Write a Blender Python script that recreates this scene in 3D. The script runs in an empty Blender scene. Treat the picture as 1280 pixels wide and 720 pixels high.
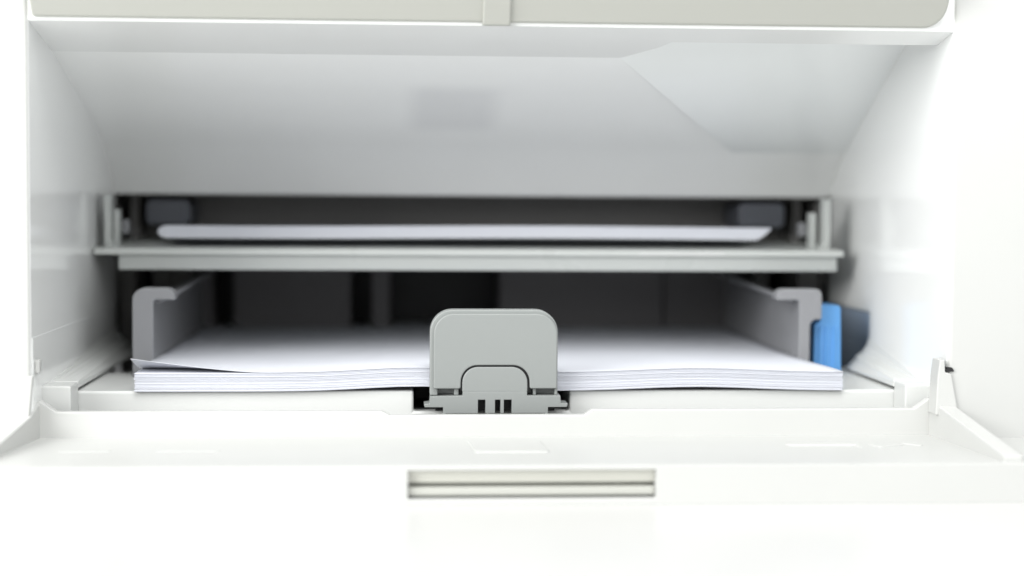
import bpy, bmesh, math, random
from mathutils import Vector, Matrix
random.seed(7)
MM = 0.001
scene = bpy.context.scene

# ------------------------------------------------------------------ camera, world, light, exposure
cam_d = bpy.data.cameras.new('camera')
cam = bpy.data.objects.new('camera', cam_d)
scene.collection.objects.link(cam)
CAM_Z = 0.0787
yaw, pit, rol = math.radians(3.790), math.radians(3.117), math.radians(0.34)
w = Vector((math.sin(yaw) * math.cos(pit), math.cos(yaw) * math.cos(pit), -math.sin(pit)))
r0 = w.cross(Vector((0, 0, 1))).normalized()
u0 = r0.cross(w)
r = r0 * math.cos(rol) + u0 * math.sin(rol)
u = u0 * math.cos(rol) - r0 * math.sin(rol)
rot = Matrix((r, u, -w)).transposed().to_4x4()
cam.matrix_world = Matrix.Translation((0, 0, CAM_Z)) @ rot
cam_d.sensor_width = 36.0
cam_d.lens = 36.0 * 2060 / 1280
cam_d.clip_start = 0.005
cam_d.clip_end = 50
cam_d.dof.use_dof = True
cam_d.dof.focus_distance = 0.482
cam_d.dof.aperture_fstop = 5.0
scene.camera = cam

world = bpy.data.worlds.new('World')
scene.world = world
world.use_nodes = True
bg = world.node_tree.nodes['Background']
bg.inputs['Color'].default_value = (0.97, 0.985, 1.0, 1)
bg.inputs['Strength'].default_value = 0.77


def area_light(name, loc, target, sx, sy, power, color=(1, 1, 1)):
    d = bpy.data.lights.new(name, 'AREA')
    d.shape = 'RECTANGLE'
    d.size, d.size_y, d.energy, d.color = sx, sy, power, color
    o = bpy.data.objects.new(name, d)
    scene.collection.objects.link(o)
    o.location = loc
    o.rotation_euler = (Vector(target) - Vector(loc)).to_track_quat('-Z', 'Y').to_euler()
    return o


area_light('softbox_light', (-0.66, -0.08, 0.40), (0.10, 0.52, 0.06), 0.60, 0.50, 9.3, (1.0, 0.998, 0.985))
area_light('added_bounce_light', (0.04, 0.00, 0.70), (0.02, 0.16, 0.0), 0.40, 0.40, 4.9, (1.0, 0.998, 0.985))  # unseen lamp added to bounce light off the near table onto the ceiling
area_light('fill_light', (0.55, -0.30, 0.45), (0.0, 0.50, 0.07), 0.6, 0.6, 1.6, (0.98, 0.99, 1.0))

vs = scene.view_settings
vs.view_transform = 'Standard'
vs.look = 'None'
vs.exposure = 0.12
vs.gamma = 1.0
vs.use_curve_mapping = False


# ------------------------------------------------------------------ materials
def plastic(name, col, rough=0.35, bump=0.02, bscale=2600, var=0.03, spec=0.5, coat=0.0):
    m = bpy.data.materials.new(name)
    m.use_nodes = True
    nt = m.node_tree
    b = nt.nodes['Principled BSDF']
    tc = nt.nodes.new('ShaderNodeTexCoord')
    n1 = nt.nodes.new('ShaderNodeTexNoise')
    n1.inputs['Scale'].default_value = 38
    n1.inputs['Detail'].default_value = 5
    nt.links.new(tc.outputs['Object'], n1.inputs['Vector'])
    mr = nt.nodes.new('ShaderNodeMapRange')
    mr.inputs['To Min'].default_value = 1 - var
    mr.inputs['To Max'].default_value = 1 + var
    nt.links.new(n1.outputs['Fac'], mr.inputs['Value'])
    mx = nt.nodes.new('ShaderNodeMix')
    mx.data_type = 'RGBA'
    mx.blend_type = 'MULTIPLY'
    mx.inputs['Factor'].default_value = 1.0
    mx.inputs['A'].default_value = (*col, 1)
    nt.links.new(mr.outputs['Result'], mx.inputs['B'])
    nt.links.new(mx.outputs['Result'], b.inputs['Base Color'])
    rr = nt.nodes.new('ShaderNodeMapRange')
    rr.inputs['To Min'].default_value = rough * 0.85
    rr.inputs['To Max'].default_value = rough * 1.2
    nt.links.new(n1.outputs['Fac'], rr.inputs['Value'])
    nt.links.new(rr.outputs['Result'], b.inputs['Roughness'])
    b.inputs['Specular IOR Level'].default_value = spec
    b.inputs['Coat Weight'].default_value = coat
    b.inputs['Coat Roughness'].default_value = 0.08
    if bump > 0:
        n2 = nt.nodes.new('ShaderNodeTexNoise')
        n2.inputs['Scale'].default_value = bscale
        n2.inputs['Detail'].default_value = 2
        nt.links.new(tc.outputs['Object'], n2.inputs['Vector'])
        bp = nt.nodes.new('ShaderNodeBump')
        bp.inputs['Strength'].default_value = bump
        bp.inputs['Distance'].default_value = 0.0002
        nt.links.new(n2.outputs['Fac'], bp.inputs['Height'])
        nt.links.new(bp.outputs['Normal'], b.inputs['Normal'])
    return m


M = {}
M['shell'] = plastic('white_shell_plastic', (0.51, 0.515, 0.50), 0.34, 0.05, 2600, 0.015)
M['wall'] = plastic('glossy_white_plastic', (0.83, 0.84, 0.83), 0.10, 0.006, 900, 0.02, 0.6)
M['top'] = plastic('satin_ceiling_plastic', (0.84, 0.86, 0.855), 0.16, 0.01, 1200, 0.02)
def add_painted_reflection(m, cx, cy, hx, hy, dark):
    """a faint grey blurred reflection painted into the colour, with soft edges"""
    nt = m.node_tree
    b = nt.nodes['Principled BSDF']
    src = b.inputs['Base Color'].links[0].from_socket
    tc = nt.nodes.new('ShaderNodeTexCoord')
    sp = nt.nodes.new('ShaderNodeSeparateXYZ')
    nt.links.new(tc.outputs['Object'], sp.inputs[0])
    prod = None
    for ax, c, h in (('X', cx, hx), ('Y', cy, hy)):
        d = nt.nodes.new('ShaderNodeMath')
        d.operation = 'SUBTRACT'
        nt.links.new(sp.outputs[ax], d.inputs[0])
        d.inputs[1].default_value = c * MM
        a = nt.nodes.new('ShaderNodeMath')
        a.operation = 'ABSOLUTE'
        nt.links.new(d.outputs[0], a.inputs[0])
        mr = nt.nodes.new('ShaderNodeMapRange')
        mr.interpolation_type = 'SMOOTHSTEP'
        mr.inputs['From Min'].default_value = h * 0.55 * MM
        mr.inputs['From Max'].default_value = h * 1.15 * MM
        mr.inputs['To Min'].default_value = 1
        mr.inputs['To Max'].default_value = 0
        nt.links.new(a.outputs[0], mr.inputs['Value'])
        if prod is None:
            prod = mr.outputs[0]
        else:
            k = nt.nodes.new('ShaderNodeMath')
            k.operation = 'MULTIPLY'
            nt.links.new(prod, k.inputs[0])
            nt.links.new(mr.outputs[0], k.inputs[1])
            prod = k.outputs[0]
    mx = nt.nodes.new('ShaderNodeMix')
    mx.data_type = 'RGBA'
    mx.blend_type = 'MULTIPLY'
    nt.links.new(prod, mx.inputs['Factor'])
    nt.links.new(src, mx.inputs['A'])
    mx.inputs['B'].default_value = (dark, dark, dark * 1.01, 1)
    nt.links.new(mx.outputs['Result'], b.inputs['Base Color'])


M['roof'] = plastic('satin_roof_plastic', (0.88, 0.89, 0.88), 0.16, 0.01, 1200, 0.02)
add_painted_reflection(M['roof'], 16.5, 544, 16, 22, 0.88)  # blurred reflection painted into the ceiling colour
M['beige'] = plastic('beige_plastic', (0.43, 0.435, 0.40), 0.4, 0.05, 2400, 0.02)
M['cream'] = plastic('cream_plastic', (0.60, 0.60, 0.545), 0.4, 0.05, 2400, 0.02)
M['tray'] = plastic('tray_plastic', (0.62, 0.63, 0.615), 0.30, 0.04, 2600, 0.015)
M['shelf'] = plastic('shelf_plastic', (0.475, 0.495, 0.48), 0.28, 0.04, 2600, 0.02)
M['shelf_edge'] = plastic('pale_shelf_plastic', (0.56, 0.58, 0.56), 0.28, 0.04, 2600, 0.02)
M['grey'] = plastic('light_grey_plastic', (0.235, 0.249, 0.243), 0.42, 0.10, 3400, 0.02)
M['guide'] = plastic('mid_grey_plastic', (0.228, 0.231, 0.243), 0.38, 0.06, 3000, 0.02)
M['blue'] = plastic('blue_plastic', (0.11, 0.33, 0.68), 0.28, 0.03, 3000, 0.03)
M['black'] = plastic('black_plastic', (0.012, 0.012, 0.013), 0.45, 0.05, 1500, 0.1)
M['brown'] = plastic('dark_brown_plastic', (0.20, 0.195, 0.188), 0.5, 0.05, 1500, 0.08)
M['charcoal'] = plastic('charcoal_plastic', (0.085, 0.092, 0.11), 0.4, 0.05, 1500, 0.06)
M['slate'] = plastic('painted_reflection_slate', (0.36, 0.44, 0.55), 0.4, 0.05, 1500, 0.06)  # colour of the painted reflection on the right wall
M['rubber'] = plastic('dark_roller_rubber', (0.12, 0.115, 0.117), 0.55, 0.1, 1500, 0.1)
M['paper'] = plastic('white_paper', (0.63, 0.645, 0.695), 0.85, 0.12, 4000, 0.012, 0.2)
M['table'] = plastic('white_table_laminate', (0.545, 0.545, 0.535), 0.30, 0.01, 600, 0.01)


# ------------------------------------------------------------------ mesh helpers (all numbers in millimetres)
def link(o, parent=None):
    scene.collection.objects.link(o)
    if parent is not None:
        o.parent = parent
    return o


def new_obj(name, bm, mat, parent=None, bevel=0.0, seg=2, smooth=False, ang=35):
    bmesh.ops.recalc_face_normals(bm, faces=bm.faces[:])
    me = bpy.data.meshes.new(name)
    bm.to_mesh(me)
    bm.free()
    me.materials.append(mat)
    o = bpy.data.objects.new(name, me)
    link(o, parent)
    if smooth:
        for p in me.polygons:
            p.use_smooth = True
    if bevel > 0:
        md = o.modifiers.new('bevel', 'BEVEL')
        md.width = bevel * MM
        md.segments = seg
        md.limit_method = 'ANGLE'
        md.angle_limit = math.radians(ang)
    return o


def box(bm, x0, x1, y0, y1, z0, z1):
    vsx = [bm.verts.new((x * MM, y * MM, z * MM)) for z in (z0, z1) for y in (y0, y1) for x in (x0, x1)]
    for f in ((0, 1, 3, 2), (4, 6, 7, 5), (0, 4, 5, 1), (2, 3, 7, 6), (0, 2, 6, 4), (1, 5, 7, 3)):
        bm.faces.new([vsx[i] for i in f])


def prism_xz(bm, pts, y0, y1):
    """closed outline in X/Z pushed along Y"""
    a = [bm.verts.new((x * MM, y0 * MM, z * MM)) for x, z in pts]
    b = [bm.verts.new((x * MM, y1 * MM, z * MM)) for x, z in pts]
    bm.faces.new(a)
    bm.faces.new(b[::-1])
    n = len(pts)
    for i in range(n):
        bm.faces.new((a[i], b[i], b[(i + 1) % n], a[(i + 1) % n]))


def prism_yz(bm, pts, x0, x1):
    a = [bm.verts.new((x0 * MM, y * MM, z * MM)) for y, z in pts]
    b = [bm.verts.new((x1 * MM, y * MM, z * MM)) for y, z in pts]
    bm.faces.new(a)
    bm.faces.new(b[::-1])
    n = len(pts)
    for i in range(n):
        bm.faces.new((a[i], b[i], b[(i + 1) % n], a[(i + 1) % n]))


def prism_xy(bm, pts, z0, z1):
    a = [bm.verts.new((x * MM, y * MM, z0 * MM)) for x, y in pts]
    b = [bm.verts.new((x * MM, y * MM, z1 * MM)) for x, y in pts]
    bm.faces.new(a)
    bm.faces.new(b[::-1])
    n = len(pts)
    for i in range(n):
        bm.faces.new((a[i], b[i], b[(i + 1) % n], a[(i + 1) % n]))


def rounded(pts, radii, n=7):
    """round the corners of an outline"""
    out = []
    L = len(pts)
    for i in range(L):
        p = Vector(pts[i])
        rad = radii[i]
        if rad <= 0:
            out.append(tuple(p))
            continue
        a = (Vector(pts[i - 1]) - p).normalized()
        b = (Vector(pts[(i + 1) % L]) - p).normalized()
        half = math.acos(max(-1, min(1, a.dot(b)))) / 2
        t = rad / math.tan(half)
        c = p + (a + b).normalized() * (rad / math.sin(half))
        s, e = p + a * t - c, p + b * t - c
        a0 = math.atan2(s.y, s.x)
        da = (math.atan2(e.y, e.x) - a0 + math.pi) % (2 * math.pi) - math.pi
        for k in range(n + 1):
            th = a0 + da * k / n
            out.append((c.x + rad * math.cos(th), c.y + rad * math.sin(th)))
    return out


def cut(o, cutter_bms):
    """carve boxes out of a mesh, leaving a plain mesh"""
    keep = [m for m in o.modifiers if m.type == 'BEVEL']
    par = [(m.width, m.segments, m.angle_limit) for m in keep]
    for m in keep:
        o.modifiers.remove(m)
    cs = []
    for bm in cutter_bms:
        bmesh.ops.recalc_face_normals(bm, faces=bm.faces[:])
        me = bpy.data.meshes.new('cutter')
        bm.to_mesh(me)
        bm.free()
        c = bpy.data.objects.new('cutter', me)
        link(c)
        md = o.modifiers.new('cut', 'BOOLEAN')
        md.operation = 'DIFFERENCE'
        md.solver = 'EXACT'
        md.object = c
        cs.append(c)
    dg = bpy.context.evaluated_depsgraph_get()
    dg.update()
    me = bpy.data.meshes.new_from_object(o.evaluated_get(dg))
    old = o.data
    o.modifiers.clear()
    o.data = me
    bpy.data.meshes.remove(old)
    for c in cs:
        cm = c.data
        bpy.data.objects.remove(c)
        bpy.data.meshes.remove(cm)
    for wd, sg, an in par:
        md = o.modifiers.new('bevel', 'BEVEL')
        md.width, md.segments, md.angle_limit, md.limit_method = wd, sg, an, 'ANGLE'
    return o


def B(*a):
    bm = bmesh.new()
    box(bm, *a)
    return bm


def tag(o, label, cat, group=None):
    o['label'] = label
    o['category'] = cat
    if group:
        o['group'] = group
    return o


XL, XR = -103.2, 156.8          # inner faces of the two side walls
YF = 464.0                      # plane of the printer's front
FLOOR = 21.4                    # top of the paper cassette floor

# ------------------------------------------------------------------ setting: the table
bm = bmesh.new()
bmesh.ops.create_grid(bm, x_segments=1, y_segments=1, size=1.2)
for v in bm.verts:
    v.co.y += 0.3
t = new_obj('table_surface', bm, M['table'])
t['kind'] = 'structure'

# ------------------------------------------------------------------ printer
printer = bpy.data.objects.new('printer', None)
printer.location = (0, 0, 0)
printer.empty_display_size = 0.05
link(printer)
tag(printer, 'open white printer with its front door folded down onto the table', 'printer')
P = printer

# side walls with the front bezel columns
bm = bmesh.new()
prism_xy(bm, [(-205, YF), (XL, YF), (XL, 602), (-112, 602), (-112, 760), (-205, 760)], 0.4, 190)
new_obj('side_wall', bm, M['wall'], P, 1.3, 3)['label'] = 'glossy white side wall in shade with hinge strut'
wl = bpy.data.objects['side_wall']
bm = bmesh.new()
box(bm, XL - 0.5, XL + 0.15, 466, 596, 2.2, 39.0)
new_obj('wall_lining', bm, M['wall'], wl, 0.12)
bm = bmesh.new()
prism_xy(bm, [(260, YF), (XR, YF), (XR, 598), (166, 598), (166, 760), (260, 760)], 0.4, 190)
wr = new_obj('side_wall', bm, M['wall'], P, 1.3, 3)
cut(wr, [B(150, 161, 545.5, 620, 18, 40.5)])  # recess shaped to hold the painted reflection
bm = bmesh.new()
prism_xz(bm, [(159.4, 18.5), (159.2, 29), (158.0, 36), (157.0, 40.4), (162, 40.4), (162, 18.5)], 545.6, 597.5)
new_obj('wall_reflection_panel', bm, M['slate'], wr)  # slate panel imitating a dark reflection in the glossy wall
wr['label'] = 'brightly lit glossy white side wall beside the blue lever'

# outward front faces: satin, and coloured darker to tame the light; inner walls glossy
for o in (wl, wr):
    o.data.materials.append(M['shell'])
    for p in o.data.polygons:
        if p.normal.y < -0.9 and p.center.y < (YF + 1) * MM:
            p.material_index = 1

# concave ledges at the foot of both walls, running out to a low block at the front
LEDGE = [(-1.0, 33.0), (0.0, 31.5), (1.0, 28.6), (2.6, 26.4), (4.6, 25.2), (8.2, 24.4), (8.2, 22.2), (-1.0, 22.2)]


def ledge(sign, x_wall, y_end):
    bm = bmesh.new()
    prism_xz(bm, [(x_wall + sign * a, z_) for a, z_ in LEDGE], 489, y_end)
    for v in bm.verts:
        if v.co.y < 0.490:
            v.co.z = min(v.co.z, 0.0243)
        elif v.co.z > 0.0235:
            v.co.z += 0.0012
            if abs(v.co.x - x_wall * MM) > 0.006:
                v.co.x -= sign * 0.0035
    box(bm, *sorted((x_wall - sign * 1.0, x_wall + sign * 8.3)), 477, 488.2, 2, 24.2)
    o = new_obj('wall_ledge', bm, M['tray'], P, 0.4)
    return o


ledge(1, XL, 600)
ledge(-1, XR, 545)

# upper body over the opening
bm = bmesh.new()
box(bm, XL, XR, YF + 10, 760, 150.2, 190)
new_obj('upper_body', bm, M['shell'], P)

# beige lip across the top of the opening: its face leans forward over the bay
bm = bmesh.new()
prism_xz(bm, rounded([(-102.0, 127.9), (153.4, 127.9), (153.4, 142), (-102.0, 142)], [0.8, 5.5, 0, 0]), YF - 0.2, YF + 6)
for v in bm.verts:
    if v.co.y < (YF + 1) * MM:
        v.co.y -= (v.co.z - 0.1279) * 0.75
lip = new_obj('front_lip', bm, M['beige'], P, 0.5, 2)
lip['label'] = 'beige lip along the top of the opening'
bm = bmesh.new()
box(bm, 22.0, 29.8, YF - 6.5, YF + 6, 126.9, 141)
for v in bm.verts:
    if v.co.y < YF * MM:
        v.co.y = (YF - 1.4) * MM - (v.co.z - 0.1279) * 0.75
new_obj('catch_tab', bm, M['beige'], lip, 0.5, 2)
bm = bmesh.new()
prism_xz(bm, [(XL - 1, 126.85), (XR + 1, 126.85), (XR + 1, 190), (XL - 1, 190)], YF + 1.0, YF + 9)
new_obj('lip_backing', bm, M['wall'], P, 0.3)

# sloping roof of the bay: front strip, main slope, raised recess at the right
A = (65.2, 497.0)
Bp = (116.3, 580.0)
PROFILE = [(464.6, 126.9), (497, 121.2), (540, 109.2), (565, 101.2), (575, 97.4), (580, 95.2), (585, 92.4), (590, 89.0), (595, 84.6), (599, 79.6), (604, 79.2)]


def slope_z(y):
    for (ya, za), (yb, zb) in zip(PROFILE, PROFILE[1:]):
        if y <= yb:
            return za + (zb - za) * (y - ya) / (yb - ya)
    return 79.2


def diag_x(y):
    return A[0] + (Bp[0] - A[0]) * (y - A[1]) / (Bp[1] - A[1])


bm = bmesh.new()
FULL = XR + 0.4
secs = [(464.6, 78.0, 1), (470, 78.0, 1), (479.0, 78.0, 1), (485, 75.0, 0), (492, 69.5, 0), (497, A[0], 0)] + \
       [(y, diag_x(y), 0) for y in (506, 516, 528, 540, 552, 565, 575)] + \
       [(y, Bp[0], 1) for y in (580, 582.5, 585, 587.5, 590, 592.5, 595, 597, 599, 604)]
NX = 14
rows = []
for y, xr, full in secs:
    xs = [XL - .4 + (xr - XL + .4) * k / NX for k in range(NX + 1)]
    if full:
        xs += [xr + (FULL - xr) * k / 4 for k in range(1, 5)]
    rows.append([bm.verts.new((x * MM, y * MM, slope_z(y) * MM)) for x in xs])
for ra, rb in zip(rows, rows[1:]):
    for k in range(min(len(ra), len(rb)) - 1):
        bm.faces.new((ra[k], ra[k + 1], rb[k + 1], rb[k]))
# upstand behind the front strip, next to the recess
line = [rows[i][NX] for i in (5, 4, 3)] + rows[2][NX:]
lt = [bm.verts.new((v.co.x, v.co.y, 0.150)) for v in line]
for k in range(len(line) - 1):
    bm.faces.new((line[k], line[k + 1], lt[k + 1], lt[k]))
rear = rows[-1]
rt = [bm.verts.new((v.co.x, v.co.y, 0.150)) for v in rear]
for k in range(len(rear) - 1):
    bm.faces.new((rear[k], rear[k + 1], rt[k + 1], rt[k]))
bmesh.ops.remove_doubles(bm, verts=bm.verts[:], dist=1e-6)
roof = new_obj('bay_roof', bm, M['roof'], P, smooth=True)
roof['label'] = 'sloping pale ceiling panel above the output shelf'
es = roof.modifiers.new('sharp', 'EDGE_SPLIT')
es.split_angle = math.radians(35)
for e in roof.data.edges:
    ya, yb = [roof.data.vertices[i].co.y for i in e.vertices]
    if abs(ya - 0.497) < 1e-5 and abs(yb - 0.497) < 1e-5:
        e.use_edge_sharp = True

zA, zB = slope_z(497), slope_z(580)


def facet_z(x, y):
    return zA + (905 * (x - 65.2) - 2685.7 * (y - 497)) / 7309


bm = bmesh.new()
cA, cB = Vector((A[0], A[1], zA)), Vector((Bp[0], 580.0, zB))
cC, cD = Vector((FULL, 580.0, zB)), Vector((FULL, 508.0, facet_z(FULL, 508)))
NG = 12
g = []
for i in range(NG + 1):
    ti = i / NG
    g.append([bm.verts.new((cA.lerp(cD, k / NG).lerp(cB.lerp(cC, k / NG), ti)) * MM) for k in range(NG + 1)])
for i in range(NG):
    for k in range(NG):
        bm.faces.new((g[i][k], g[i][k + 1], g[i + 1][k + 1], g[i + 1][k]))
front = [bm.verts.new(Vector((78 + (FULL - 78) * k / NG, 478.6, facet_z(78 + (FULL - 78) * k / NG, 478.6))) * MM) for k in range(NG + 1)]
for k in range(NG):
    bm.faces.new((front[k], front[k + 1], g[0][k + 1], g[0][k]))
for f_ in bm.faces:
    f_.smooth = True
rec = new_obj('roof_recess', bm, M['top'], roof)
rec['label'] = 'slanted recess in the corner of the ceiling panel'

# ------------------------------------------------------------------ output shelf
bm = bmesh.new()
prism_yz(bm, [(555, 59.2), (555, 61.2), (557.5, 61.6), (700, 64.5), (700, 59.2)], -102.6, 150.5)
shelf = new_obj('output_shelf', bm, M['shelf_edge'], P, 0.45, 2)
shelf['label'] = 'pale grey output shelf carrying the thin paper stack'
bm = bmesh.new()
box(bm, -94.8, 148.8, 557, 575, 54.1, 59.25)
new_obj('shelf_beam', bm, M['shelf'], shelf, 0.5)
bm = bmesh.new()
box(bm, 80.2, 109.3, 554.8, 556.5, 59.5, 60.9)
new_obj('shelf_insert', bm, M['tray'], shelf, 0.15)
for pts in ([(-100.3, 61), (-95.6, 61), (-98.3, 63.6), (-98.3, 79.0), (-100.3, 79.0)],
            [(147.6, 61), (142.6, 61), (145.2, 63.6), (145.2, 79.0), (147.6, 79.0)]):
    bm = bmesh.new()
    prism_xz(bm, rounded(pts, [0.4, 0, 2.2, 0.3, 0.6]), 562, 568)
    new_obj('shelf_upright', bm, M['shelf'], shelf, 0.35)
for x0, x1 in ((-98.0, -96.3), (141.9, 143.8)):
    bm = bmesh.new()
    box(bm, x0, x1, 567, 573, 61.5, 74.2)
    new_obj('shelf_rib', bm, M['shelf'], shelf, 0.35)
for x0, x1 in ((-96.6, -94.2), (139.8, 142.2)):
    bm = bmesh.new()
    box(bm, x0, x1, 574, 580, 65.6, 70.6)
    new_obj('shelf_peg', bm, M['guide'], shelf, 0.8, 3)

# dark inside behind the output shelf
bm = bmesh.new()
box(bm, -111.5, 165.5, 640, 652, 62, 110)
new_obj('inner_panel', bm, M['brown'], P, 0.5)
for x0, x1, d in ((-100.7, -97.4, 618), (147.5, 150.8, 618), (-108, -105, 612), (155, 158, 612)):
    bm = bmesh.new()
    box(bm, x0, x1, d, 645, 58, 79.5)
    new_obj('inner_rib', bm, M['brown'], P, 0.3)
for x0, x1 in ((-93.2, -77.5), (124.5, 141.7)):
    bm = bmesh.new()
    z0 = 68.2
    prism_xz(bm, rounded([(x0, z0), (x1, z0), (x1, 77.6), (x0, 77.6)], [2.5, 2.5, 2.5, 2.5]), 606, 636)
    new_obj('paper_stop', bm, M['charcoal'], P, 0.6)
bm = bmesh.new()
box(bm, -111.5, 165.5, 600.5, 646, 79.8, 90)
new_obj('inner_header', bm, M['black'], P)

# ------------------------------------------------------------------ paper cassette
bm = bmesh.new()
box(bm, -96.9, 151.1, 488.5, 700, 11.0, FLOOR)
floor = new_obj('cassette_floor', bm, M['tray'], P, 0.7, 3)
floor['label'] = 'white cassette floor with a notch for the end guide'
cut(floor, [B(3.2, 49.8, 470, 545, 15.2, 40), B(-97.5, -78.5, 540, 720, 17, 40), B(140.5, 152, 556, 720, 17, 40)])
bm = bmesh.new()
box(bm, 3.0, 50.0, 494, 552, 11.4, 15.6)
new_obj('notch_bottom', bm, M['black'], floor)
bm = bmesh.new()
box(bm, 3.6, 49.4, 515, 543, 15.5, 21.0)
new_obj('slide_rail', bm, M['black'], floor, 0.4)

# black inside behind the cassette
bm = bmesh.new()
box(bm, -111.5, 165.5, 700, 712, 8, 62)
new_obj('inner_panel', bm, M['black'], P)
for x0, x1, d in ((-96, -75.2, 658), (-66.7, -20.8, 655), (-12.3, -5.3, 655), (38.6, 104, 655), (104.6, 138, 657)):
    bm = bmesh.new()
    prism_yz(bm, rounded([(d, 24), (d + 24, 24), (d + 24, 60), (d, 60)], [3, 0, 0, 6]), x0, x1)
    new_obj('separator_plate', bm, M['rubber'], P, 0.6)
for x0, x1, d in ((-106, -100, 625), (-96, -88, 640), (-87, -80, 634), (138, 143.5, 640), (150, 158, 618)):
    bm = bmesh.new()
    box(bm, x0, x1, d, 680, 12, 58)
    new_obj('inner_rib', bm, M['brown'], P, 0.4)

# ------------------------------------------------------------------ side paper guides
bm = bmesh.new()
prism_xz(bm, rounded([(-85.4, 21.3), (-85.4, 49.7), (-71.9, 49.7), (-71.9, 45.9), (-78.7, 45.9), (-78.7, 21.3)],
                     [0, 4.0, 3.0, 0.6, 0.8, 0]), 526, 533)
gl = new_obj('paper_guide', bm, M['guide'], P, 0.9, 3, True)
gl['label'] = 'grey side guide with an inward flange, beside the curled sheet corner'
bm = bmesh.new()
prism_xz(bm, rounded([(129.2, 21.3), (129.2, 45.9), (121.7, 45.9), (121.7, 49.6), (136.8, 49.6), (136.8, 39.6), (133.0, 39.6), (133.0, 21.3)],
                     [0, 0.8, 0.6, 3.0, 2.0, 0.8, 2.2, 0]), 530, 537)
gr = new_obj('paper_guide', bm, M['guide'], P, 0.9, 3, True)
gr['label'] = 'grey side guide with the blue release lever'
# thin wall behind each front post, its top edge flared inwards and rising to the back
for g, sg, xi, xo, xt, y0 in ((gl, 1, -78.7, -84.8, -72.2, 532.5), (gr, -1, 129.2, 132.6, 122.0, 536.5)):
    bm = bmesh.new()
    prism_xz(bm, [(xo, 21.3), (xo, 43.0), (xi - sg * 1.2, 45.6), (xt, 48.0), (xt, 46.9), (xi, 44.0), (xi, 21.3)], y0, 655)
    for v in bm.verts:
        if v.co.y > 0.6 and v.co.z > 0.04:
            v.co.z += 0.0035
    new_obj('guide_wall', bm, M['guide'], g, 0.3, 2)
for g in (gl, gr):
    for p in g.data.polygons:
        p.use_smooth = abs(p.normal.y) < 0.5
    wn = g.modifiers.new('normals', 'WEIGHTED_NORMAL')
    wn.keep_sharp = True
bm = bmesh.new()
prism_xz(bm, rounded([(135.9, 21.4), (145.0, 21.4), (144.6, 44.0), (136.6, 44.0), (136.6, 42.2), (137.8, 41.2), (137.8, 38.6), (135.9, 37.6)],
                     [0.4, 0.6, 1.4, 0.9, 0.3, 0.4, 0.6, 1.6]), 536, 548)
lv = new_obj('release_lever', bm, M['blue'], gr, 0.5, 3)
lv['label'] = 'bright blue release lever with a hooked top'
for x in (137.4, 139.6, 142.2):
    bm = bmesh.new()
    box(bm, x, x + 0.8, 535.2, 537, 22.5, 37.0)
    new_obj('lever_rib', bm, M['blue'], lv, 0.25)

# ------------------------------------------------------------------ end guide in the notch
bm = bmesh.new()
X0, X1 = 7.9, 45.5
prism_xz(bm, rounded([(X0, 20.8), (X0, 46.0), (X1, 46.0), (X1, 20.8)], [0, 6.6, 6.6, 0], 9), 481.4, 487.0)
eg = new_obj('end_guide', bm, M['grey'], P, 0.35, 2)
eg['label'] = 'light grey end guide with rounded shoulders pressed against the paper stack'
cut(eg, [B(10.2, 15.0, 470, 484.9, 19.0, 23.0), B(16.4, 38.2, 470, 484.9, 19.0, 23.0), B(39.2, 44.6, 470, 484.9, 19.0, 23.0)])
bm = bmesh.new()
prism_xz(bm, rounded([(X0 + 1.1, 22.9), (X0 + 1.1, 44.9), (X1 - 0.3, 44.9), (X1 - 0.3, 22.9),
                      (37.2, 22.9), (37.0, 29.8), (17.1, 29.8), (16.9, 22.9)],
                     [0.4, 6.0, 6.0, 0.4, 0.6, 4.9, 4.9, 0.6], 9), 480.2, 481.9)
new_obj('guide_face', bm, M['grey'], eg, 0.3, 2)
bm = bmesh.new()
prism_xz(bm, rounded([(17.4, 22.0), (17.4, 29.3), (36.5, 29.3), (36.5, 22.0)], [0, 4.6, 4.6, 0], 9), 479.9, 481.2)
new_obj('release_tab', bm, M['grey'], eg, 0.25, 2)
bm = bmesh.new()
box(bm, 16.8, 37.2, 481.2, 481.6, 22.5, 29.9)
new_obj('tab_gap_shade', bm, M['black'], eg)  # black sheet standing in for the shade in the gap round the tab
bm = bmesh.new()
prism_xz(bm, [(X0 + 0.1, 20.7), (17.5, 20.9), (17.5, 22.1), (36.4, 22.1), (36.4, 20.9), (46.2, 20.9), (46.4, 18.6), (48.4, 18.6),
              (48.2, 17.5), (42.6, 17.5), (42.6, 15.4), (41.7, 15.4), (41.7, 15.7), (12.6, 15.7), (12.6, 15.4), (11.8, 15.4), (11.8, 17.5),
              (6.4, 17.5), (6.2, 18.4), (7.8, 18.6)], 479.6, 487.0)
base = new_obj('guide_base', bm, M['grey'], eg, 0.25, 2)
cut(base, [B(22.0, 24.2, 470, 485.5, 14, 19.7), B(27.0, 28.6, 470, 485.5, 14, 19.7), B(29.6, 31.9, 470, 485.5, 14, 19.7)])
bm = bmesh.new()
box(bm, 9.6, 45.0, 485.0, 485.6, 15.8, 22.8)
new_obj('base_backing', bm, M['black'], eg)

# ------------------------------------------------------------------ front door folded down
DL, DR = -102.2, 153.6           # inner faces of the door's side flanges at the hinge


bm = bmesh.new()
box(bm, -128, 180, 418, 474, -0.1, 10.3)
door = new_obj('front_door', bm, M['shell'], P, 0.9, 3)
door['label'] = 'white front door folded flat with a handle slot'
cut(door, [B(1.4, 65.2, 400, 424.5, 1.7, 9.1), B(107, 127, 446, 453, 9.8, 20)])
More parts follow.
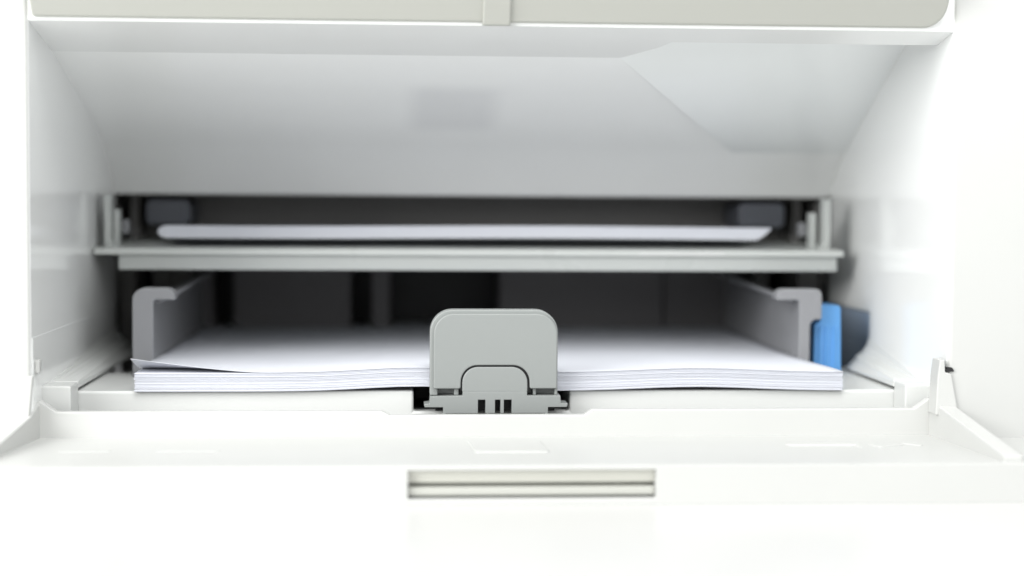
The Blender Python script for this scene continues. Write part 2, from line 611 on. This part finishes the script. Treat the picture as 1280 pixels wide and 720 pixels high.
# back lip of the door pan, with the shallow cut-out below the end guide
bm = bmesh.new()
prism_xz(bm, [(DL - 5, 8), (DL - 5, 17.0), (DL, 20.9), (DL + 4.6, 17.7), (-6, 17.7), (-3.6, 16.5), (52.2, 16.5), (54.6, 18.1), (DR - 4.4, 18.1), (DR, 21.2), (DR + 5, 17.2), (DR + 5, 8)],
         470, 473)
new_obj('door_lip', bm, M['shell'], door, 0.4)
# side flanges falling towards the free edge
bm = bmesh.new()
pl = [(420, 9.8), (428, 12.2), (462, 17.2), (472.5, 20.9), (472.5, 8), (420, 8)]
prism_yz(bm, pl, DL - 4.6, DL)
for v in bm.verts:
    v.co.x -= (0.470 - v.co.y) * 0.10
new_obj('door_flange', bm, M['shell'], door, 0.4)
bm = bmesh.new()
prism_yz(bm, [(420, 12.0), (472.5, 21.2), (472.5, 8), (420, 8)], DR, DR + 5.0)
for v in bm.verts:
    v.co.x += (0.470 - v.co.y) * 0.08
new_obj('door_flange', bm, M['shell'], door, 0.4)
# handle slot: rear rib and floor step
bm = bmesh.new()
box(bm, 1.5, 65.1, 419.6, 424.4, 2.3, 4.5)
new_obj('handle_rib', bm, M['beige'], door, 0.4)
bm = bmesh.new()
prism_yz(bm, [(424.0, 1.8), (424.0, 5.2), (420.8, 5.6), (419.6, 9.0), (424.45, 9.0), (424.45, 1.8)], 1.5, 65.1)
new_obj('handle_back', bm, M['cream'], door)
# low bosses moulded into the pan
for pts, h in (([(18, 462), (38.5, 462), (39.5, 440), (19.5, 440)], 0.7),
               ([(-92, 447), (-78, 447), (-78, 444), (-92, 444)], 0.25),
               ([(-66, 447), (-49, 447), (-49, 444), (-66, 444)], 0.25),
               ([(130, 452), (139, 456), (140, 450), (132, 446)], 0.6),
               ([(141, 457), (146, 452), (144.5, 448), (140.5, 453)], 0.4)):
    bm = bmesh.new()
    prism_xy(bm, rounded(pts, [1.0] * 4, 4), 9.9, 10.3 + h * 0.45)
    new_obj('moulded_boss', bm, M['shell'], door, 0.2)
# hinge struts at both sides
bm = bmesh.new()
prism_xz(bm, [(-103.0, 32.6), (-101.6, 32.6), (-101.7, 28.8), (-103.0, 28.8)], 468, 471)
prism_xz(bm, [(-104.3, 28.6), (-102.4, 28.6), (-103.6, 16), (-107.5, 16)], 462.5, 464.5)
new_obj('hinge_strut', bm, M['shell'], door, 0.3)
bm = bmesh.new()
prism_xz(bm, rounded([(154.2, 33), (155.6, 33), (155.8, 29.4), (157.6, 29.0), (160.0, 17), (153.2, 17), (153.6, 28)],
                     [.4, .4, .5, .8, 0, 0, .4]), 463.0, 470)
new_obj('hinge_strut', bm, M['shell'], door, 0.3)
bm = bmesh.new()
prism_xz(bm, rounded([(155.9, 29.6), (158.6, 29.6), (157.9, 30.8), (156.6, 30.8)], [.1, .1, .5, .5]), 463.4, 466)
new_obj('hinge_slot', bm, M['black'], P)

# ------------------------------------------------------------------ paper
PX0, PX1, PY0, PY1 = -78.4, 132.4, 487.2, 690.0


def sstep(a, b, x):
    t_ = max(0.0, min(1.0, (x - a) / (b - a)))
    return t_ * t_ * (3 - 2 * t_)


def lift(x, y):
    g = 1.45 * math.exp(-((x - 4) / 22) ** 2) + 1.2 * math.exp(-((x - 88) / 25) ** 2)
    return g * (1 - sstep(0, 90, y - PY0))


def sheet_grid(bm, x0, x1, y0, y1, zb, th, nx, ny, fn, pinch=0.0):
    cols = []
    for j in range(ny + 1):
        tj = (j / ny) ** 1.8
        y = y0 + (y1 - y0) * tj
        row_b, row_t = [], []
        xr = x1 - pinch * sstep(490, 530, y)
        for i in range(nx + 1):
            x = x0 + (xr - x0) * i / nx
            dz = fn(x, y)
            row_b.append(bm.verts.new((x * MM, y * MM, (zb + dz) * MM)))
            row_t.append(bm.verts.new((x * MM, y * MM, (zb + th + dz) * MM)))
        cols.append((row_b, row_t))
    for j in range(ny):
        for i in range(nx):
            b0, t0 = cols[j]
            b1, t1 = cols[j + 1]
            bm.faces.new((t0[i], t0[i + 1], t1[i + 1], t1[i]))
            bm.faces.new((b0[i], b1[i], b1[i + 1], b0[i + 1]))
    for i in range(nx):
        b0, t0 = cols[0]
        bm.faces.new((b0[i], b0[i + 1], t0[i + 1], t0[i]))
        b0, t0 = cols[-1]
        bm.faces.new((b0[i], t0[i], t0[i + 1], b0[i + 1]))
    for j in range(ny):
        (b0, t0), (b1, t1) = cols[j], cols[j + 1]
        bm.faces.new((b0[0], t0[0], t1[0], b1[0]))
        bm.faces.new((b0[-1], b1[-1], t1[-1], t0[-1]))


stack = bpy.data.objects.new('paper_stack', None)
stack.location = (26 * MM, PY0 * MM, FLOOR * MM)
stack.empty_display_size = 0.03
link(stack)
tag(stack, 'thick stack of white paper lying on the cassette floor between grey guides', 'paper stack')
inv = Matrix.Translation(stack.location).inverted()
z = FLOOR
bundles = [15, 11, 20]
for bi, n in enumerate(bundles):
    bm = bmesh.new()
    zb0 = z
    ox = random.uniform(-0.12, 0.12)
    oy = random.uniform(-0.10, 0.12)
    for k in range(n):
        sx, sy = random.uniform(-0.28, 0.28), random.uniform(-0.13, 0.13)
        th = 0.104
        wob = random.uniform(-0.012, 0.012)
        sheet_grid(bm, PX0 + ox + sx, PX1 + ox * 0.6 + sx * 0.8, PY0 + oy + sy, PY1, z, th, 30, 10,
                   lambda x, y, wob=wob: lift(x, y), 3.6)
        z += 0.110 + (0.035 if random.random() < 0.2 else 0.0)
    z += 0.05
    o = new_obj('sheet_bundle', bm, M['paper'], stack)
    o.matrix_parent_inverse = inv
    o['kind'] = 'stuff'
TOP = z

# single top sheet whose left front corner curls up
bm = bmesh.new()


def curl(x, y):
    a = max(0.0, (-42.0 - x) / 36.0)
    b = max(0.0, 1 - (y - PY0) / 13.0)
    return lift(x, y) + 3.9 * (a ** 1.35) * (b ** 1.4)


sheet_grid(bm, PX0 - 0.5, PX1 + 0.2, PY0 - 0.25, PY1, TOP + 0.02, 0.1, 60, 24, curl, 3.6)
for v in bm.verts:
    x, y = v.co.x / MM, v.co.y / MM
    a = max(0.0, (-60.0 - x) / 18.0)
    b = max(0.0, 1 - (y - PY0) / 14.0)
    v.co.x -= 0.6 * (a ** 2) * (b ** 2) * MM
o = new_obj('paper_sheet', bm, M['paper'], None, smooth=True)
tag(o, 'topmost white sheet with one front corner curled up beside the grey guide', 'paper sheet')

# thin stack on the output shelf
out = bpy.data.objects.new('paper_stack', None)
out.location = (22 * MM, 565 * MM, 61.5 * MM)
out.empty_display_size = 0.03
link(out)
tag(out, 'thin stack of slightly curled paper resting on the pale output shelf', 'paper stack')
inv2 = Matrix.Translation(out.location).inverted()
bm = bmesh.new()
NS = 26
for k in range(NS):
    f = k / (NS - 1)
    zb = 65.0 + 4.1 * f
    x0 = -82.8 + 2.2 * (abs(2 * f - 1) ** 2.5) + random.uniform(-.08, .08)
    x1 = 122.4 + 5.4 * f ** 0.8 + random.uniform(-.1, .1)
    y0 = 564.6 + 2.0 * (max(0, f - 0.55) / 0.45) ** 2 + random.uniform(-.03, .03)
    sheet_grid(bm, x0, x1, y0, 640, zb, 0.162, 16, 6,
               lambda x, y: -3.2 * sstep(0, 40, y - 565) + 0.25 * math.sin(x * 0.03) - 0.2)
o = new_obj('sheet_bundle', bm, M['paper'], out)
o.matrix_parent_inverse = inv2
o['kind'] = 'stuff'
